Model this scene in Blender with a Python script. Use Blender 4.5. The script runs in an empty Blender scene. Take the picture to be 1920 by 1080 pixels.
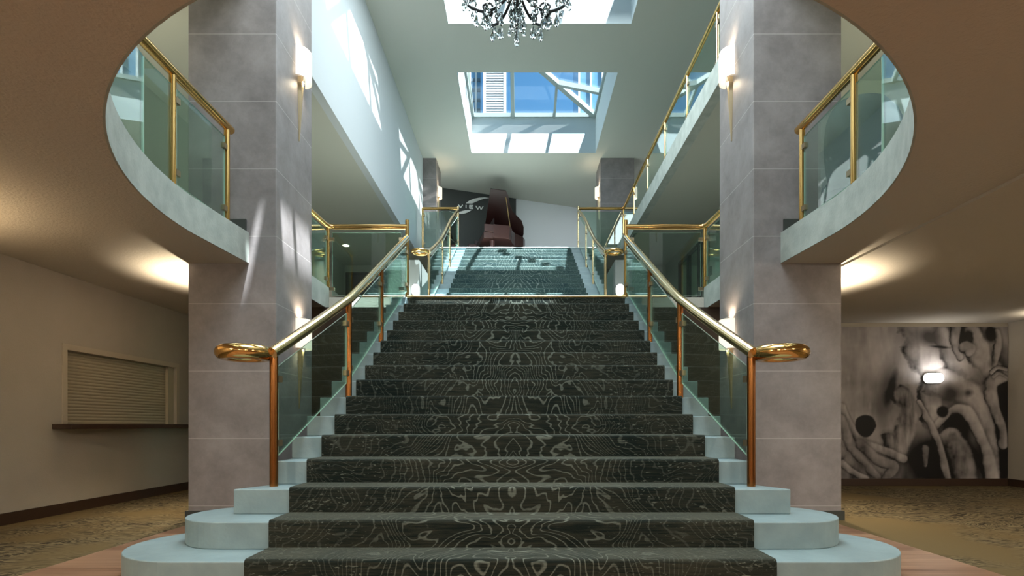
import bpy, bmesh, math, random
import numpy as np
from mathutils import Vector, Matrix
R = math.radians
PI = math.pi
random.seed(7)
sc = bpy.context.scene
COL = sc.collection

# ------------------------------------------------------------------ camera
EYE = 0.916; CX = 0.055; F = 1056.0
cam_d = bpy.data.cameras.new('camera'); cam = bpy.data.objects.new('camera', cam_d); COL.objects.link(cam)
cam.location = (CX, 0, EYE); cam.rotation_euler = (R(90), 0, 0)
cam_d.sensor_width = 36; cam_d.lens = F * 36 / 1920
cam_d.shift_x = -(976 - 960) / 1920; cam_d.shift_y = (797 - 540) / 1920
cam_d.clip_start = 0.02; cam_d.clip_end = 500
sc.camera = cam
sc.view_settings.view_transform = 'Standard'; sc.view_settings.look = 'None'
sc.view_settings.exposure = 0.12; sc.view_settings.gamma = 1; sc.view_settings.use_curve_mapping = False
sc.cycles.transparent_max_bounces = 32; sc.cycles.max_bounces = 10
sc.cycles.sample_clamp_indirect = 6.0
sc.cycles.caustics_reflective = False; sc.cycles.caustics_refractive = False
try: sc.cycles.use_denoising = True
except Exception: pass

# ------------------------------------------------------------------ sky, suns
world = bpy.data.worlds.new('sky'); sc.world = world; world.use_nodes = True
nt = world.node_tree; nt.nodes.clear()
wo = nt.nodes.new('ShaderNodeOutputWorld'); bg = nt.nodes.new('ShaderNodeBackground')
sky = nt.nodes.new('ShaderNodeTexSky'); sky.sky_type = 'NISHITA'; sky.sun_disc = False
sky.sun_elevation = R(32); sky.sun_rotation = R(80); sky.air_density = 1.0; sky.dust_density = 0.3; sky.ozone_density = 2.0
bg.inputs['Strength'].default_value = 0.2
tint = nt.nodes.new('ShaderNodeMix'); tint.data_type = 'RGBA'; tint.blend_type = 'MULTIPLY'; tint.inputs[0].default_value = 1
tint.inputs[7].default_value = (.55, .95, 1.05, 1); nt.links.new(sky.outputs[0], tint.inputs[6]); nt.links.new(tint.outputs[2], bg.inputs[0]); nt.links.new(bg.outputs[0], wo.inputs[0])

def lamp(kind, name, loc, power, color=(1, 1, 1), direction=None, **kw):
    d = bpy.data.lights.new(name, kind); o = bpy.data.objects.new(name, d); COL.objects.link(o)
    o.location = loc; d.energy = power; d.color = color
    if direction is not None:
        o.rotation_euler = Vector(direction).to_track_quat('-Z', 'Y').to_euler()
    for k, v in kw.items(): setattr(d, k, v)
    return o
lamp('SUN', 'sun', (12, -3, 14), 7.0, (1, .97, .92), (-1, .2, -.58), angle=R(.6))
lamp('SUN', 'added_patch_sun', (3, 8, 14), 46.0, (.9, .97, 1), (-.20, .15, -1), angle=R(.6))  # second sun added to lay light patches on the upper stairs and left pillar
DAY = (.86, .97, 1.0)
# area lamps for skylight daylight; the added front one has no skylight above
lamp('AREA', 'skylight_daylight', (.39, 7.75, 7.86), 290, DAY, (0, 0.12, -1), shape='RECTANGLE', size=3.0, size_y=2.3)
lamp('AREA', 'front_daylight_fill', (0, 2.6, 7.8), 560, DAY, (0, 0.1, -1), shape='RECTANGLE', size=3.6, size_y=3.4)
# added warm fill lamps under the hall ceiling, behind and beside the camera
WARM = (1, .87, .70)
for i, (x, y, p) in enumerate([(-3.6, .3, 80), (3.6, .3, 80), (-1.2, -1.6, 70), (1.3, -1.6, 70), (5.8, 3.2, 170)]):
    lamp('AREA', 'hall_ceiling_fill', (x, y, 2.44), p, WARM, (0, .25, -1), shape='DISK', size=.5)

# ------------------------------------------------------------------ materials
M = {}
def mat(name, color=(.8, .8, .8), rough=.5, metal=0.0, spec=.5, emit=None, estr=0.0, bump=None, noise=None):
    m = bpy.data.materials.new(name); m.use_nodes = True
    n = m.node_tree.nodes; l = m.node_tree.links; b = n['Principled BSDF']
    b.inputs['Base Color'].default_value = (*color, 1); b.inputs['Roughness'].default_value = rough
    b.inputs['Metallic'].default_value = metal; b.inputs['Specular IOR Level'].default_value = spec
    if emit: b.inputs['Emission Color'].default_value = (*emit, 1); b.inputs['Emission Strength'].default_value = estr
    tc = n.new('ShaderNodeTexCoord')
    if noise:                                   # (scale, other colour, low, high)
        t = n.new('ShaderNodeTexNoise'); t.inputs['Scale'].default_value = noise[0]; t.inputs['Detail'].default_value = 6
        r = n.new('ShaderNodeValToRGB'); r.color_ramp.elements[0].position = noise[2]; r.color_ramp.elements[1].position = noise[3]
        r.color_ramp.elements[0].color = (*color, 1); r.color_ramp.elements[1].color = (*noise[1], 1)
        l.new(tc.outputs['Object'], t.inputs['Vector']); l.new(t.outputs[0], r.inputs[0]); l.new(r.outputs[0], b.inputs['Base Color'])
    if bump:                                    # (scale, strength)
        t = n.new('ShaderNodeTexNoise'); t.inputs['Scale'].default_value = bump[0]; t.inputs['Detail'].default_value = 4
        u = n.new('ShaderNodeBump'); u.inputs['Strength'].default_value = bump[1]; u.inputs['Distance'].default_value = .01
        l.new(tc.outputs['Object'], t.inputs['Vector']); l.new(t.outputs[0], u.inputs['Height']); l.new(u.outputs[0], b.inputs['Normal'])
    M[name] = m
    return m
mat('plaster', (.42, .385, .32), .9, spec=.2, bump=(90, .25), noise=(2.5, (.45, .41, .345), .3, .7))
mat('soffit', (.56, .525, .46), .9, spec=.2, bump=(60, .45))
mat('upper_ceiling', (.54, .55, .50), .9, spec=.2, bump=(70, .15))
mat('landing_grey', (.20, .22, .205), .85, spec=.2)
mat('white_wall', (.53, .57, .59), .85, spec=.2)
mat('mezz_wall', (.48, .49, .43), .9, spec=.2)
mat('well_white', (.54, .60, .61), .8, spec=.2)
mat('step_marble', (.245, .335, .355), .45, noise=(7, (.21, .29, .31), .35, .65), bump=(45, .12))
mat('fascia', (.43, .47, .43), .6, noise=(7, (.32, .355, .325), .35, .7), bump=(50, .2))
mat('brass', (.76, .47, .17), .14, 1.0)
mat('brass_lit', (.84, .66, .38), .16, 1.0)  # paler copy of the brass, bright skylight reflections put into its colour
mat('brass_post', (.33, .14, .045), .26, 1.0)
mat('brass_dull', (.62, .42, .20), .28, 1.0)
mat('steel', (.75, .75, .73), .25, 1.0)
mat('bronze', (.34, .27, .17), .35, .8)
mat('dark_wood', (.035, .018, .010), .45)
mat('panel_wood', (.050, .030, .018), .4, noise=(4, (.035, .02, .012), .3, .7))
mat('black_stone', (.05, .055, .05), .3)
mat('dark_panel', (.045, .052, .05), .6)
mat('piano_lacquer', (.022, .005, .004), .38, spec=.35)
mat('piano_wood', (.05, .02, .017), .3, spec=.5)
mat('ivory', (.75, .72, .62), .3)
mat('black_iron', (.012, .012, .013), .35, .3)
mat('shutter_paint', (.42, .38, .27), .6)
mat('cream_trim', (.48, .43, .33), .6)
mat('shade', (.9, .85, .75), .8, emit=(1, .87, .68), estr=.6)
mat('lamp_white', (1, 1, 1), .5, emit=(1, .97, .9), estr=5)
mat('lamp_warm', (1, 1, 1), .5, emit=(1, .88, .7), estr=9)
mat('frame_grey', (.24, .29, .28), .5)
mat('white_paint', (.82, .84, .83), .5)
mat('tower_white', (.42, .45, .48), .6)
mat('tower_grey', (.07, .11, .15), .5)
mat('sign_white', (.85, .88, .86), .4)
mat('carpet_plain', (.03, .045, .04), .95)
mat('chair_cloth', (.04, .05, .05), .9)

def nodes_of(m): return m.node_tree.nodes, m.node_tree.links, m.node_tree.nodes['Principled BSDF']
def N(n, t, **kw):
    o = n.new(t)
    for k, v in kw.items():
        if k in ('operation', 'blend_type', 'data_type', 'wave_type', 'bands_direction', 'noise_dimensions'): setattr(o, k, v)
    return o
def math_(n, l, op, a, b=None, c=None):
    o = n.new('ShaderNodeMath'); o.operation = op
    for i, v in enumerate((a, b, c)):
        if v is None: continue
        if isinstance(v, (int, float)): o.inputs[i].default_value = v
        else: l.new(v, o.inputs[i])
    return o.outputs[0]

# glass: tinted transparent pane with mirror reflections, greener at the cut edge
def glass(name, tint, ior=1.5, refl=1.0):
    m = bpy.data.materials.new(name); m.use_nodes = True; n = m.node_tree.nodes; l = m.node_tree.links; n.clear()
    out = n.new('ShaderNodeOutputMaterial'); mx = n.new('ShaderNodeMixShader'); tr = n.new('ShaderNodeBsdfTransparent')
    gl = n.new('ShaderNodeBsdfGlossy'); ge = n.new('ShaderNodeNewGeometry')
    dt = n.new('ShaderNodeVectorMath'); dt.operation = 'DOT_PRODUCT'; l.new(ge.outputs['Incoming'], dt.inputs[0]); l.new(ge.outputs['Normal'], dt.inputs[1])
    ca = n.new('ShaderNodeMath'); ca.operation = 'ABSOLUTE'; l.new(dt.outputs['Value'], ca.inputs[0])
    om = n.new('ShaderNodeMath'); om.operation = 'SUBTRACT'; om.inputs[0].default_value = 1; l.new(ca.outputs[0], om.inputs[1]); om.use_clamp = True
    pw = n.new('ShaderNodeMath'); pw.operation = 'POWER'; l.new(om.outputs[0], pw.inputs[0]); pw.inputs[1].default_value = 5
    f0 = ((ior - 1) / (ior + 1)) ** 2
    fr = n.new('ShaderNodeMath'); fr.operation = 'MULTIPLY_ADD'; l.new(pw.outputs[0], fr.inputs[0]); fr.inputs[1].default_value = 1 - f0; fr.inputs[2].default_value = f0
    tr.inputs[0].default_value = (*tint, 1); gl.inputs['Roughness'].default_value = 0.0
    gl.inputs[0].default_value = (refl, refl, refl, 1)
    l.new(fr.outputs[0], mx.inputs[0]); l.new(tr.outputs[0], mx.inputs[1]); l.new(gl.outputs[0], mx.inputs[2]); l.new(mx.outputs[0], out.inputs[0])
    M[name] = m
glass('rail_glass', (.76, .88, .82), 2.0)
glass('roof_glass', (.97, .99, 1), 1.35)
mat('glass_edge', (.50, .70, .60), .15, spec=.8)
# crystal for the chandelier drops
m = bpy.data.materials.new('crystal'); m.use_nodes = True
b = m.node_tree.nodes['Principled BSDF']; b.inputs['Transmission Weight'].default_value = 1; b.inputs['Roughness'].default_value = .02
b.inputs['IOR'].default_value = 1.55; b.inputs['Base Color'].default_value = (.42, .46, .46, 1); M['crystal'] = m

# concrete look tile with joints every 0.65 m of height
m = mat('tile_stone', (.2, .2, .2), .55); n, l, b = nodes_of(m)
tc = n.new('ShaderNodeTexCoord'); sep = n.new('ShaderNodeSeparateXYZ'); l.new(tc.outputs['Object'], sep.inputs[0])
t1 = n.new('ShaderNodeTexNoise'); t1.inputs['Scale'].default_value = 2.6; t1.inputs['Detail'].default_value = 8; t1.inputs['Roughness'].default_value = .72
t1.inputs['Distortion'].default_value = .15
r1 = n.new('ShaderNodeValToRGB'); r1.color_ramp.elements[0].position = .32; r1.color_ramp.elements[1].position = .70
r1.color_ramp.elements[0].color = (.160, .143, .141, 1); r1.color_ramp.elements[1].color = (.27, .245, .243, 1)
l.new(tc.outputs['Object'], t1.inputs['Vector']); l.new(t1.outputs[0], r1.inputs[0])
fz = math_(n, l, 'FRACT', math_(n, l, 'DIVIDE', math_(n, l, 'ADD', sep.outputs['Z'], -.137 + 6.5), .65))
dz = math_(n, l, 'MINIMUM', fz, math_(n, l, 'SUBTRACT', 1.0, fz))
ln = math_(n, l, 'LESS_THAN', dz, .0065)
mix = n.new('ShaderNodeMix'); mix.data_type = 'RGBA'; l.new(math_(n, l, 'MULTIPLY', ln, .6), mix.inputs[0])
l.new(r1.outputs[0], mix.inputs[6]); mix.inputs[7].default_value = (.42, .39, .37, 1); l.new(mix.outputs[2], b.inputs['Base Color'])
bp = n.new('ShaderNodeBump'); bp.inputs['Strength'].default_value = .12; bp.inputs['Distance'].default_value = .01
l.new(t1.outputs[0], bp.inputs['Height']); l.new(bp.outputs[0], b.inputs['Normal'])

# stair carpet: dark ground with mirrored wood grain contour lines (u = |x|, v = y + z along the flight)
def carpet(name, ground, ground2, line, k=16.0, scale=1.1, stretch=1.0):
    m = mat(name, ground, .95, spec=.15); n, l, b = nodes_of(m)
    tc = n.new('ShaderNodeTexCoord'); sep = n.new('ShaderNodeSeparateXYZ'); l.new(tc.outputs['Object'], sep.inputs[0])
    ax = math_(n, l, 'ABSOLUTE', sep.outputs['X'])
    v = math_(n, l, 'ADD', sep.outputs['Y'], sep.outputs['Z'])
    cmb = n.new('ShaderNodeCombineXYZ'); l.new(ax, cmb.inputs[0]); l.new(math_(n, l, 'MULTIPLY', v, stretch), cmb.inputs[1])
    t = n.new('ShaderNodeTexNoise'); t.inputs['Scale'].default_value = scale; t.inputs['Detail'].default_value = 3.5
    t.inputs['Roughness'].default_value = .45; t.inputs['Distortion'].default_value = .8
    l.new(cmb.outputs[0], t.inputs['Vector'])
    f = math_(n, l, 'FRACT', math_(n, l, 'ADD', math_(n, l, 'MULTIPLY', t.outputs[0], k), math_(n, l, 'ADD', math_(n, l, 'MULTIPLY', v, 9.0), math_(n, l, 'MULTIPLY', ax, 13.0))))
    d = math_(n, l, 'ABSOLUTE', math_(n, l, 'SUBTRACT', f, .5))
    lines = n.new('ShaderNodeMapRange'); l.new(d, lines.inputs[0]); lines.inputs[1].default_value = .12; lines.inputs[2].default_value = .05
    # broken up by a woven streak pattern
    mp = n.new('ShaderNodeMapping'); mp.inputs['Scale'].default_value = (4, 70, 70); l.new(tc.outputs['Object'], mp.inputs[0])
    t2 = n.new('ShaderNodeTexNoise'); t2.inputs['Scale'].default_value = 1.5; t2.inputs['Detail'].default_value = 3; l.new(mp.outputs[0], t2.inputs['Vector'])
    t3 = n.new('ShaderNodeTexNoise'); t3.inputs['Scale'].default_value = 1.6; l.new(tc.outputs['Object'], t3.inputs['Vector'])
    g = n.new('ShaderNodeValToRGB'); g.color_ramp.elements[0].position = .40; g.color_ramp.elements[1].position = .62
    g.color_ramp.elements[0].color = (*ground, 1); g.color_ramp.elements[1].color = (*ground2, 1)
    mixv = math_(n, l, 'ADD', math_(n, l, 'MULTIPLY', t2.outputs[0], .55), math_(n, l, 'MULTIPLY', t3.outputs[0], .45))
    l.new(mixv, g.inputs[0])
    brk = n.new('ShaderNodeMapRange'); l.new(t2.outputs[0], brk.inputs[0]); brk.inputs[1].default_value = .30; brk.inputs[2].default_value = .52
    mx = n.new('ShaderNodeMix'); mx.data_type = 'RGBA'
    fade = n.new('ShaderNodeMapRange'); l.new(ax, fade.inputs[0]); fade.inputs[1].default_value = .35; fade.inputs[2].default_value = .95; fade.inputs[3].default_value = 1; fade.inputs[4].default_value = .28
    l.new(math_(n, l, 'MULTIPLY', fade.outputs[0], math_(n, l, 'MULTIPLY', lines.outputs[0], math_(n, l, 'MULTIPLY_ADD', brk.outputs[0], .6, .4))), mx.inputs[0])
    l.new(g.outputs[0], mx.inputs[6]); mx.inputs[7].default_value = (*line, 1)
    # beige flecks towards the edges
    m5 = n.new('ShaderNodeMapping'); m5.inputs['Scale'].default_value = (22, 60, 60); l.new(tc.outputs['Object'], m5.inputs[0])
    t5 = n.new('ShaderNodeTexNoise'); t5.inputs['Scale'].default_value = 1.3; t5.inputs['Detail'].default_value = 2; l.new(m5.outputs[0], t5.inputs['Vector'])
    fl = n.new('ShaderNodeMapRange'); l.new(t5.outputs[0], fl.inputs[0]); fl.inputs[1].default_value = .64; fl.inputs[2].default_value = .70
    m6 = n.new('ShaderNodeMix'); m6.data_type = 'RGBA'; l.new(math_(n, l, 'MULTIPLY', fl.outputs[0], math_(n, l, 'SUBTRACT', 1.0, fade.outputs[0])), m6.inputs[0])
    l.new(mx.outputs[2], m6.inputs[6]); m6.inputs[7].default_value = (*[c * 1.2 for c in line], 1); l.new(m6.outputs[2], b.inputs['Base Color'])
    bp = n.new('ShaderNodeBump'); bp.inputs['Strength'].default_value = .5; bp.inputs['Distance'].default_value = .006
    t4 = n.new('ShaderNodeTexNoise'); t4.inputs['Scale'].default_value = 220; l.new(tc.outputs['Object'], t4.inputs['Vector'])
    l.new(t4.outputs[0], bp.inputs['Height']); l.new(bp.outputs[0], b.inputs['Normal'])
    b.inputs['Sheen Weight'].default_value = .22; b.inputs['Sheen Roughness'].default_value = .35; b.inputs['Sheen Tint'].default_value = (.7, .85, .82, 1)
    return m
carpet('stair_carpet', (.007, .012, .010), (.034, .034, .024), (.135, .15, .125), 24, 1.55, 1.0)
carpet('upper_carpet', (.018, .040, .042), (.050, .080, .072), (.15, .19, .175), 17, 1.4, .9)
# hall carpet, olive brown with dark broken ripples
m = mat('hall_carpet', (.1, .08, .04), .95, spec=.1); n, l, b = nodes_of(m)
tc = n.new('ShaderNodeTexCoord'); mp = n.new('ShaderNodeMapping'); mp.inputs['Scale'].default_value = (1.0, 3.2, 1); l.new(tc.outputs['Object'], mp.inputs[0])
t = n.new('ShaderNodeTexNoise'); t.inputs['Scale'].default_value = 2.0; t.inputs['Detail'].default_value = 4; t.inputs['Distortion'].default_value = 1.5; l.new(mp.outputs[0], t.inputs['Vector'])
f = math_(n, l, 'FRACT', math_(n, l, 'MULTIPLY', t.outputs[0], 11.0)); d = math_(n, l, 'ABSOLUTE', math_(n, l, 'SUBTRACT', f, .5))
t2 = n.new('ShaderNodeTexNoise'); t2.inputs['Scale'].default_value = .75; t2.inputs['Detail'].default_value = 2; l.new(tc.outputs['Object'], t2.inputs['Vector'])
area = n.new('ShaderNodeMapRange'); l.new(t2.outputs[0], area.inputs[0]); area.inputs[1].default_value = .40; area.inputs[2].default_value = .50
g = n.new('ShaderNodeValToRGB'); g.color_ramp.elements[0].position = .16; g.color_ramp.elements[1].position = .30
g.color_ramp.elements[0].color = (.012, .009, .006, 1); g.color_ramp.elements[1].color = (.16, .13, .075, 1); l.new(d, g.inputs[0])
mx = n.new('ShaderNodeMix'); mx.data_type = 'RGBA'; l.new(math_(n, l, 'MULTIPLY', area.outputs[0], .9), mx.inputs[0]); mx.inputs[6].default_value = (.115, .085, .040, 1)
l.new(g.outputs[0], mx.inputs[7]); l.new(mx.outputs[2], b.inputs['Base Color'])
# wood floor: boards across the stair front
m = mat('floor_boards', (.3, .2, .14), .38); n, l, b = nodes_of(m)
tc = n.new('ShaderNodeTexCoord'); sep = n.new('ShaderNodeSeparateXYZ'); l.new(tc.outputs['Object'], sep.inputs[0])
row = math_(n, l, 'FLOOR', math_(n, l, 'DIVIDE', sep.outputs['Y'], .125))
wn = n.new('ShaderNodeTexWhiteNoise'); wn.noise_dimensions = '1D'; l.new(row, wn.inputs['W'])
mp = n.new('ShaderNodeMapping'); mp.inputs['Scale'].default_value = (.7, 14, 1); l.new(tc.outputs['Object'], mp.inputs[0])
t = n.new('ShaderNodeTexNoise'); t.inputs['Scale'].default_value = 2; t.inputs['Detail'].default_value = 5; l.new(mp.outputs[0], t.inputs['Vector'])
g = n.new('ShaderNodeValToRGB'); g.color_ramp.elements[0].position = .25; g.color_ramp.elements[1].position = .8
g.color_ramp.elements[0].color = (.12, .055, .03, 1); g.color_ramp.elements[1].color = (.42, .26, .165, 1)
l.new(math_(n, l, 'ADD', math_(n, l, 'MULTIPLY', t.outputs[0], .7), math_(n, l, 'MULTIPLY', wn.outputs[0], .3)), g.inputs[0]); l.new(g.outputs[0], b.inputs['Base Color'])

# ------------------------------------------------------------------ mesh helpers
class MB:
    def __init__(s): s.bm = bmesh.new(); s.mi = 0
    def _f(s, vs):
        try: f = s.bm.faces.new(vs); f.material_index = s.mi; return f
        except ValueError: return None
    def box(s, x0, x1, y0, y1, z0, z1):
        v = [s.bm.verts.new(p) for p in ((x0, y0, z0), (x1, y0, z0), (x1, y1, z0), (x0, y1, z0), (x0, y0, z1), (x1, y0, z1), (x1, y1, z1), (x0, y1, z1))]
        for q in ((0, 3, 2, 1), (4, 5, 6, 7), (0, 1, 5, 4), (1, 2, 6, 5), (2, 3, 7, 6), (3, 0, 4, 7)): s._f([v[i] for i in q])
        return s
    def hexa(s, bot, top):
        v = [s.bm.verts.new(p) for p in list(bot) + list(top)]
        for q in ((0, 3, 2, 1), (4, 5, 6, 7), (0, 1, 5, 4), (1, 2, 6, 5), (2, 3, 7, 6), (3, 0, 4, 7)): s._f([v[i] for i in q])
        return s
    def bar(s, a, b, w, h, up=(0, 0, 1)):
        a, b = Vector(a), Vector(b); d = (b - a).normalized(); sd = d.cross(Vector(up)).normalized() * w / 2; u = sd.cross(d).normalized() * h / 2
        return s.hexa([a - sd - u, a + sd - u, a + sd + u, a - sd + u], [b - sd - u, b + sd - u, b + sd + u, b - sd + u])
    def prism(s, pts, z0, z1):
        lo = [s.bm.verts.new((x, y, z0)) for x, y in pts]; hi = [s.bm.verts.new((x, y, z1)) for x, y in pts]
        n = len(pts); s._f(lo[::-1]); s._f(hi)
        for i in range(n): s._f([lo[i], lo[(i + 1) % n], hi[(i + 1) % n], hi[i]])
        return s
    def extr(s, pts, vec):                       # closed 3D polygon extruded along vec
        v = Vector(vec); a = [s.bm.verts.new(p) for p in pts]; b = [s.bm.verts.new(Vector(p) + v) for p in pts]; n = len(pts)
        s._f(a[::-1]); s._f(b)
        for i in range(n): s._f([a[i], a[(i + 1) % n], b[(i + 1) % n], b[i]])
        return s
    def tube(s, pts, r, n=14, closed=False, cap=True):
        pts = [Vector(p) for p in pts]; m = len(pts); rs = r if isinstance(r, (list, tuple)) else [r] * m
        rings = []; prev = None
        for i, p in enumerate(pts):
            if closed: t = pts[(i + 1) % m] - pts[i - 1]
            elif i == 0: t = pts[1] - p
            elif i == m - 1: t = p - pts[-2]
            else: t = (pts[i + 1] - p).normalized() + (p - pts[i - 1]).normalized()
            t.normalize()
            if prev is None:
                ref = Vector((0, 0, 1)) if abs(t.z) < .9 else Vector((1, 0, 0)); u = t.cross(ref).normalized()
            else: u = (prev - t * prev.dot(t)).normalized()
            prev = u; w = t.cross(u)
            rings.append([s.bm.verts.new(p + (u * math.cos(2 * PI * k / n) + w * math.sin(2 * PI * k / n)) * rs[i]) for k in range(n)])
        for i in range(m if closed else m - 1):
            A, B = rings[i], rings[(i + 1) % m]
            for k in range(n): s._f([A[k], A[(k + 1) % n], B[(k + 1) % n], B[k]])
        if cap and not closed: s._f(rings[0][::-1]); s._f(rings[-1])
        return s
    def lathe(s, prof, c=(0, 0, 0), n=20):        # prof: (radius, z)
        rings = []
        for r, z in prof:
            rings.append([s.bm.verts.new((c[0] + r * math.cos(2 * PI * k / n), c[1] + r * math.sin(2 * PI * k / n), c[2] + z)) for k in range(n)])
        for A, B in zip(rings, rings[1:]):
            for k in range(n): s._f([A[k], A[(k + 1) % n], B[(k + 1) % n], B[k]])
        s._f(rings[0][::-1]); s._f(rings[-1])
        return s
    def build(s, name, mats, parent=None, smooth=False, bevel=0, **tags):
        bmesh.ops.recalc_face_normals(s.bm, faces=s.bm.faces)
        me = bpy.data.meshes.new(name); s.bm.to_mesh(me); s.bm.free()
        for mm in (mats if isinstance(mats, (list, tuple)) else [mats]): me.materials.append(M[mm])
        o = bpy.data.objects.new(name, me); COL.objects.link(o)
        if parent:
            o.parent = parent; off = Vector(WORLD(parent)); me.transform(Matrix.Translation(-off))
        if smooth:
            me.polygons.foreach_set('use_smooth', [True] * len(me.polygons))
            try: me.set_sharp_from_angle(angle=R(40))
            except Exception: pass
        if bevel:
            bv = o.modifiers.new('bevel', 'BEVEL'); bv.width = bevel; bv.segments = 3; bv.limit_method = 'ANGLE'
        for k, v in tags.items(): o[k] = v
        return o
    def build_each(s, name, mats, parent=None, **k):
        """one object per separate piece"""
        left = set(s.bm.verts); groups = []
        while left:
            v0 = left.pop(); g = [v0]; st_ = [v0]
            while st_:
                v = st_.pop()
                for e in v.link_edges:
                    w = e.other_vert(v)
                    if w in left: left.discard(w); g.append(w); st_.append(w)
            groups.append(g)
        groups.sort(key=lambda g: g[0].index)
        res = []
        for g in groups:
            mb = MB(); mp = {v: mb.bm.verts.new(v.co) for v in g}
            for f in {f for v in g for f in v.link_faces}:
                nf = mb.bm.faces.new([mp[v] for v in f.verts]); nf.material_index = f.material_index
            res.append(mb.build(name, mats, parent, **k))
        s.bm.free(); return res
def WORLD(o):
    p = Vector(o.location)
    while o.parent: o = o.parent; p += Vector(o.location)
    return p
def thing(name, label, cat, loc=(0, 0, 0), group=None):
    o = bpy.data.objects.new(name, None); COL.objects.link(o); o.location = loc; o.empty_display_size = .1
    o['label'] = label; o['category'] = cat
    if group: o['group'] = group
    return o
def struct(mb, name, m, **k): return mb.build(name, m, kind='structure', **k)

# ------------------------------------------------------------------ dimensions
RIS, GO = .165, .30
Y1 = 3.096
def ny(k): return Y1 + GO * (k - 1)              # nosing depth of lower step k
YL = ny(16)                                       # landing front, 7.596
ZL = RIS * 16                                     # 2.64
Y2 = 9.33; ZU = ZL + RIS * 16; YU = Y2 + GO * 15  # upper flight start, 5.28, 13.83
SOF, CURB = 2.475, 2.77
CEIL = 7.9

# ------------------------------------------------------------------ floors
struct(MB().box(-4.9, -3.0, -3.6, 8.6, -.12, 0), 'floor', 'hall_carpet')
struct(MB().box(3.0, 7.5, -3.6, 8.6, -.12, 0), 'floor', 'hall_carpet')
struct(MB().box(-3.0, 3.0, -3.6, 8.6, -.12, 0), 'floor', 'floor_boards')

# opening outline in the mezzanine slab: ellipse in front, straight beside the stair
def ell(a): return (2.62 * math.sin(a), 4.58 - 2.80 * math.cos(a))
half = [ell(R(90) * i / 40) for i in range(41)] + [(2.575, 5.43), (2.54, 6.1), (2.54, YL)]
def slab(s, z0, z1, name, m, xo=7.5, yb=15.2):
    pts = [(0, -3.6)] + [(s * x, y) for x, y in half] + [(s * 2.54, yb), (s * xo, yb), (s * xo, -3.6)]
    mb = MB(); mb.prism(pts, z0, z1)
    bmesh.ops.triangulate(mb.bm, faces=[f for f in mb.bm.faces if len(f.verts) > 4])
    return struct(mb, name, m)
slab(-1, SOF, ZL, 'floor_mezzanine', 'soffit'); slab(1, SOF, ZL, 'floor_mezzanine', 'soffit')
struct(MB().box(-2.54, 2.54, YL + .005, Y2 + .3, SOF, ZL), 'floor_landing', 'soffit')
struct(MB().box(-1.45, 1.45, YL + .0, Y2 + .01, ZL, ZL + .012), 'floor_landing_carpet', 'stair_carpet')
# lower ceiling of the right wing: a thin raised panel, its edge is the fine line across the soffit
struct(MB().box(3.17, 7.5, -3.6, 8.6, SOF - .022, SOF), 'ceiling_lower', 'soffit')
# curb / fascia that follows the opening
def curb(s):
    mb = MB(); pts = half; inner = []; outer = []
    for i, (x, y) in enumerate(pts):
        a = pts[max(i - 1, 0)]; b = pts[min(i + 1, len(pts) - 1)]; t = Vector((b[0] - a[0], b[1] - a[1])).normalized(); nn = Vector((t.y, -t.x))
        if i == 0: nn = Vector((0, -1))
        inner.append((x - nn.x * .012, y - nn.y * .012)); outer.append((x + nn.x * .14, y + nn.y * .14))
    poly = inner + outer[::-1]
    for i in range(len(pts) - 1):
        q = [inner[i], inner[i + 1], outer[i + 1], outer[i]]
        z0 = SOF + .001
        mb.hexa([(s * x, y, z0) for x, y in q], [(s * x, y, CURB) for x, y in q])
    bmesh.ops.remove_doubles(mb.bm, verts=mb.bm.verts, dist=.0005)
    return struct(mb, 'trim_1', 'fascia')
curb(-1); curb(1)

# ------------------------------------------------------------------ walls of the lower hall
def wall_hole(name, m, X, th, y0, y1, z0, z1, hy0, hy1, hz0, hz1):
    mb = MB(); a, b = (X - th, X)
    mb.box(a, b, y0, hy0, z0, z1); mb.box(a, b, hy1, y1, z0, z1); mb.box(a, b, hy0, hy1, z0, hz0); mb.box(a, b, hy0, hy1, hz1, z1)
    return struct(mb, name, m)
WX = -4.67
wall_hole('wall_left', 'plaster', WX, .15, -3.6, 8.6, 0, SOF, 5.86, 7.72, .93, 1.70)
struct(MB().box(WX - .15, WX, -3.6, 15.2, ZL, 5.22), 'wall_left_mezzanine', 'mezz_wall')
struct(MB().box(WX, -1.9, 8.49, 8.60, 0, SOF), 'wall_back', 'plaster')
struct(MB().box(1.9, 7.5, 8.49, 8.60, 0, SOF - .022), 'wall_back', 'plaster')
struct(MB().box(7.40, 7.5, -3.6, 8.6, 0, SOF - .022), 'wall_right', 'plaster')
struct(MB().box(WX - .15, 7.5, -3.7, -3.6, 0, CEIL), 'wall_front', 'plaster')
struct(MB().box(WX, WX + .014, -3.6, 8.49, 0, .11), 'baseboard_left', 'dark_wood')
struct(MB().box(3.2, 7.4, 8.474, 8.49, 0, .11), 'baseboard_back', 'dark_wood')
struct(MB().box(7.386, 7.4, -3.6, 8.474, 0, .11), 'baseboard_right', 'dark_wood')
for s in (-1, 1):                                  # dark timber wall under the landing beside the stair
    x0, x1 = sorted((s * 1.70, s * 3.14)); struct(MB().box(x0, x1, 7.45, 7.55, 0, SOF), 'wall_under_landing', 'panel_wood')
# mezzanine walls
struct(MB().box(WX, -3.0, 15.1, 15.2, ZL, 5.22), 'wall_back_mezzanine', 'mezz_wall')
struct(MB().box(-3.0, 4.1, 15.1, 15.2, ZL, 5.22), 'wall_back_mezzanine', 'mezz_wall')
struct(MB().box(4.95, 5.05, -3.6, 7.0, ZL, 5.22), 'wall_right_mezzanine', 'mezz_wall')
struct(MB().box(3.95, 5.05, 7.0, 7.1, ZL, 5.22), 'wall_right_mezzanine', 'mezz_wall')
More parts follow.
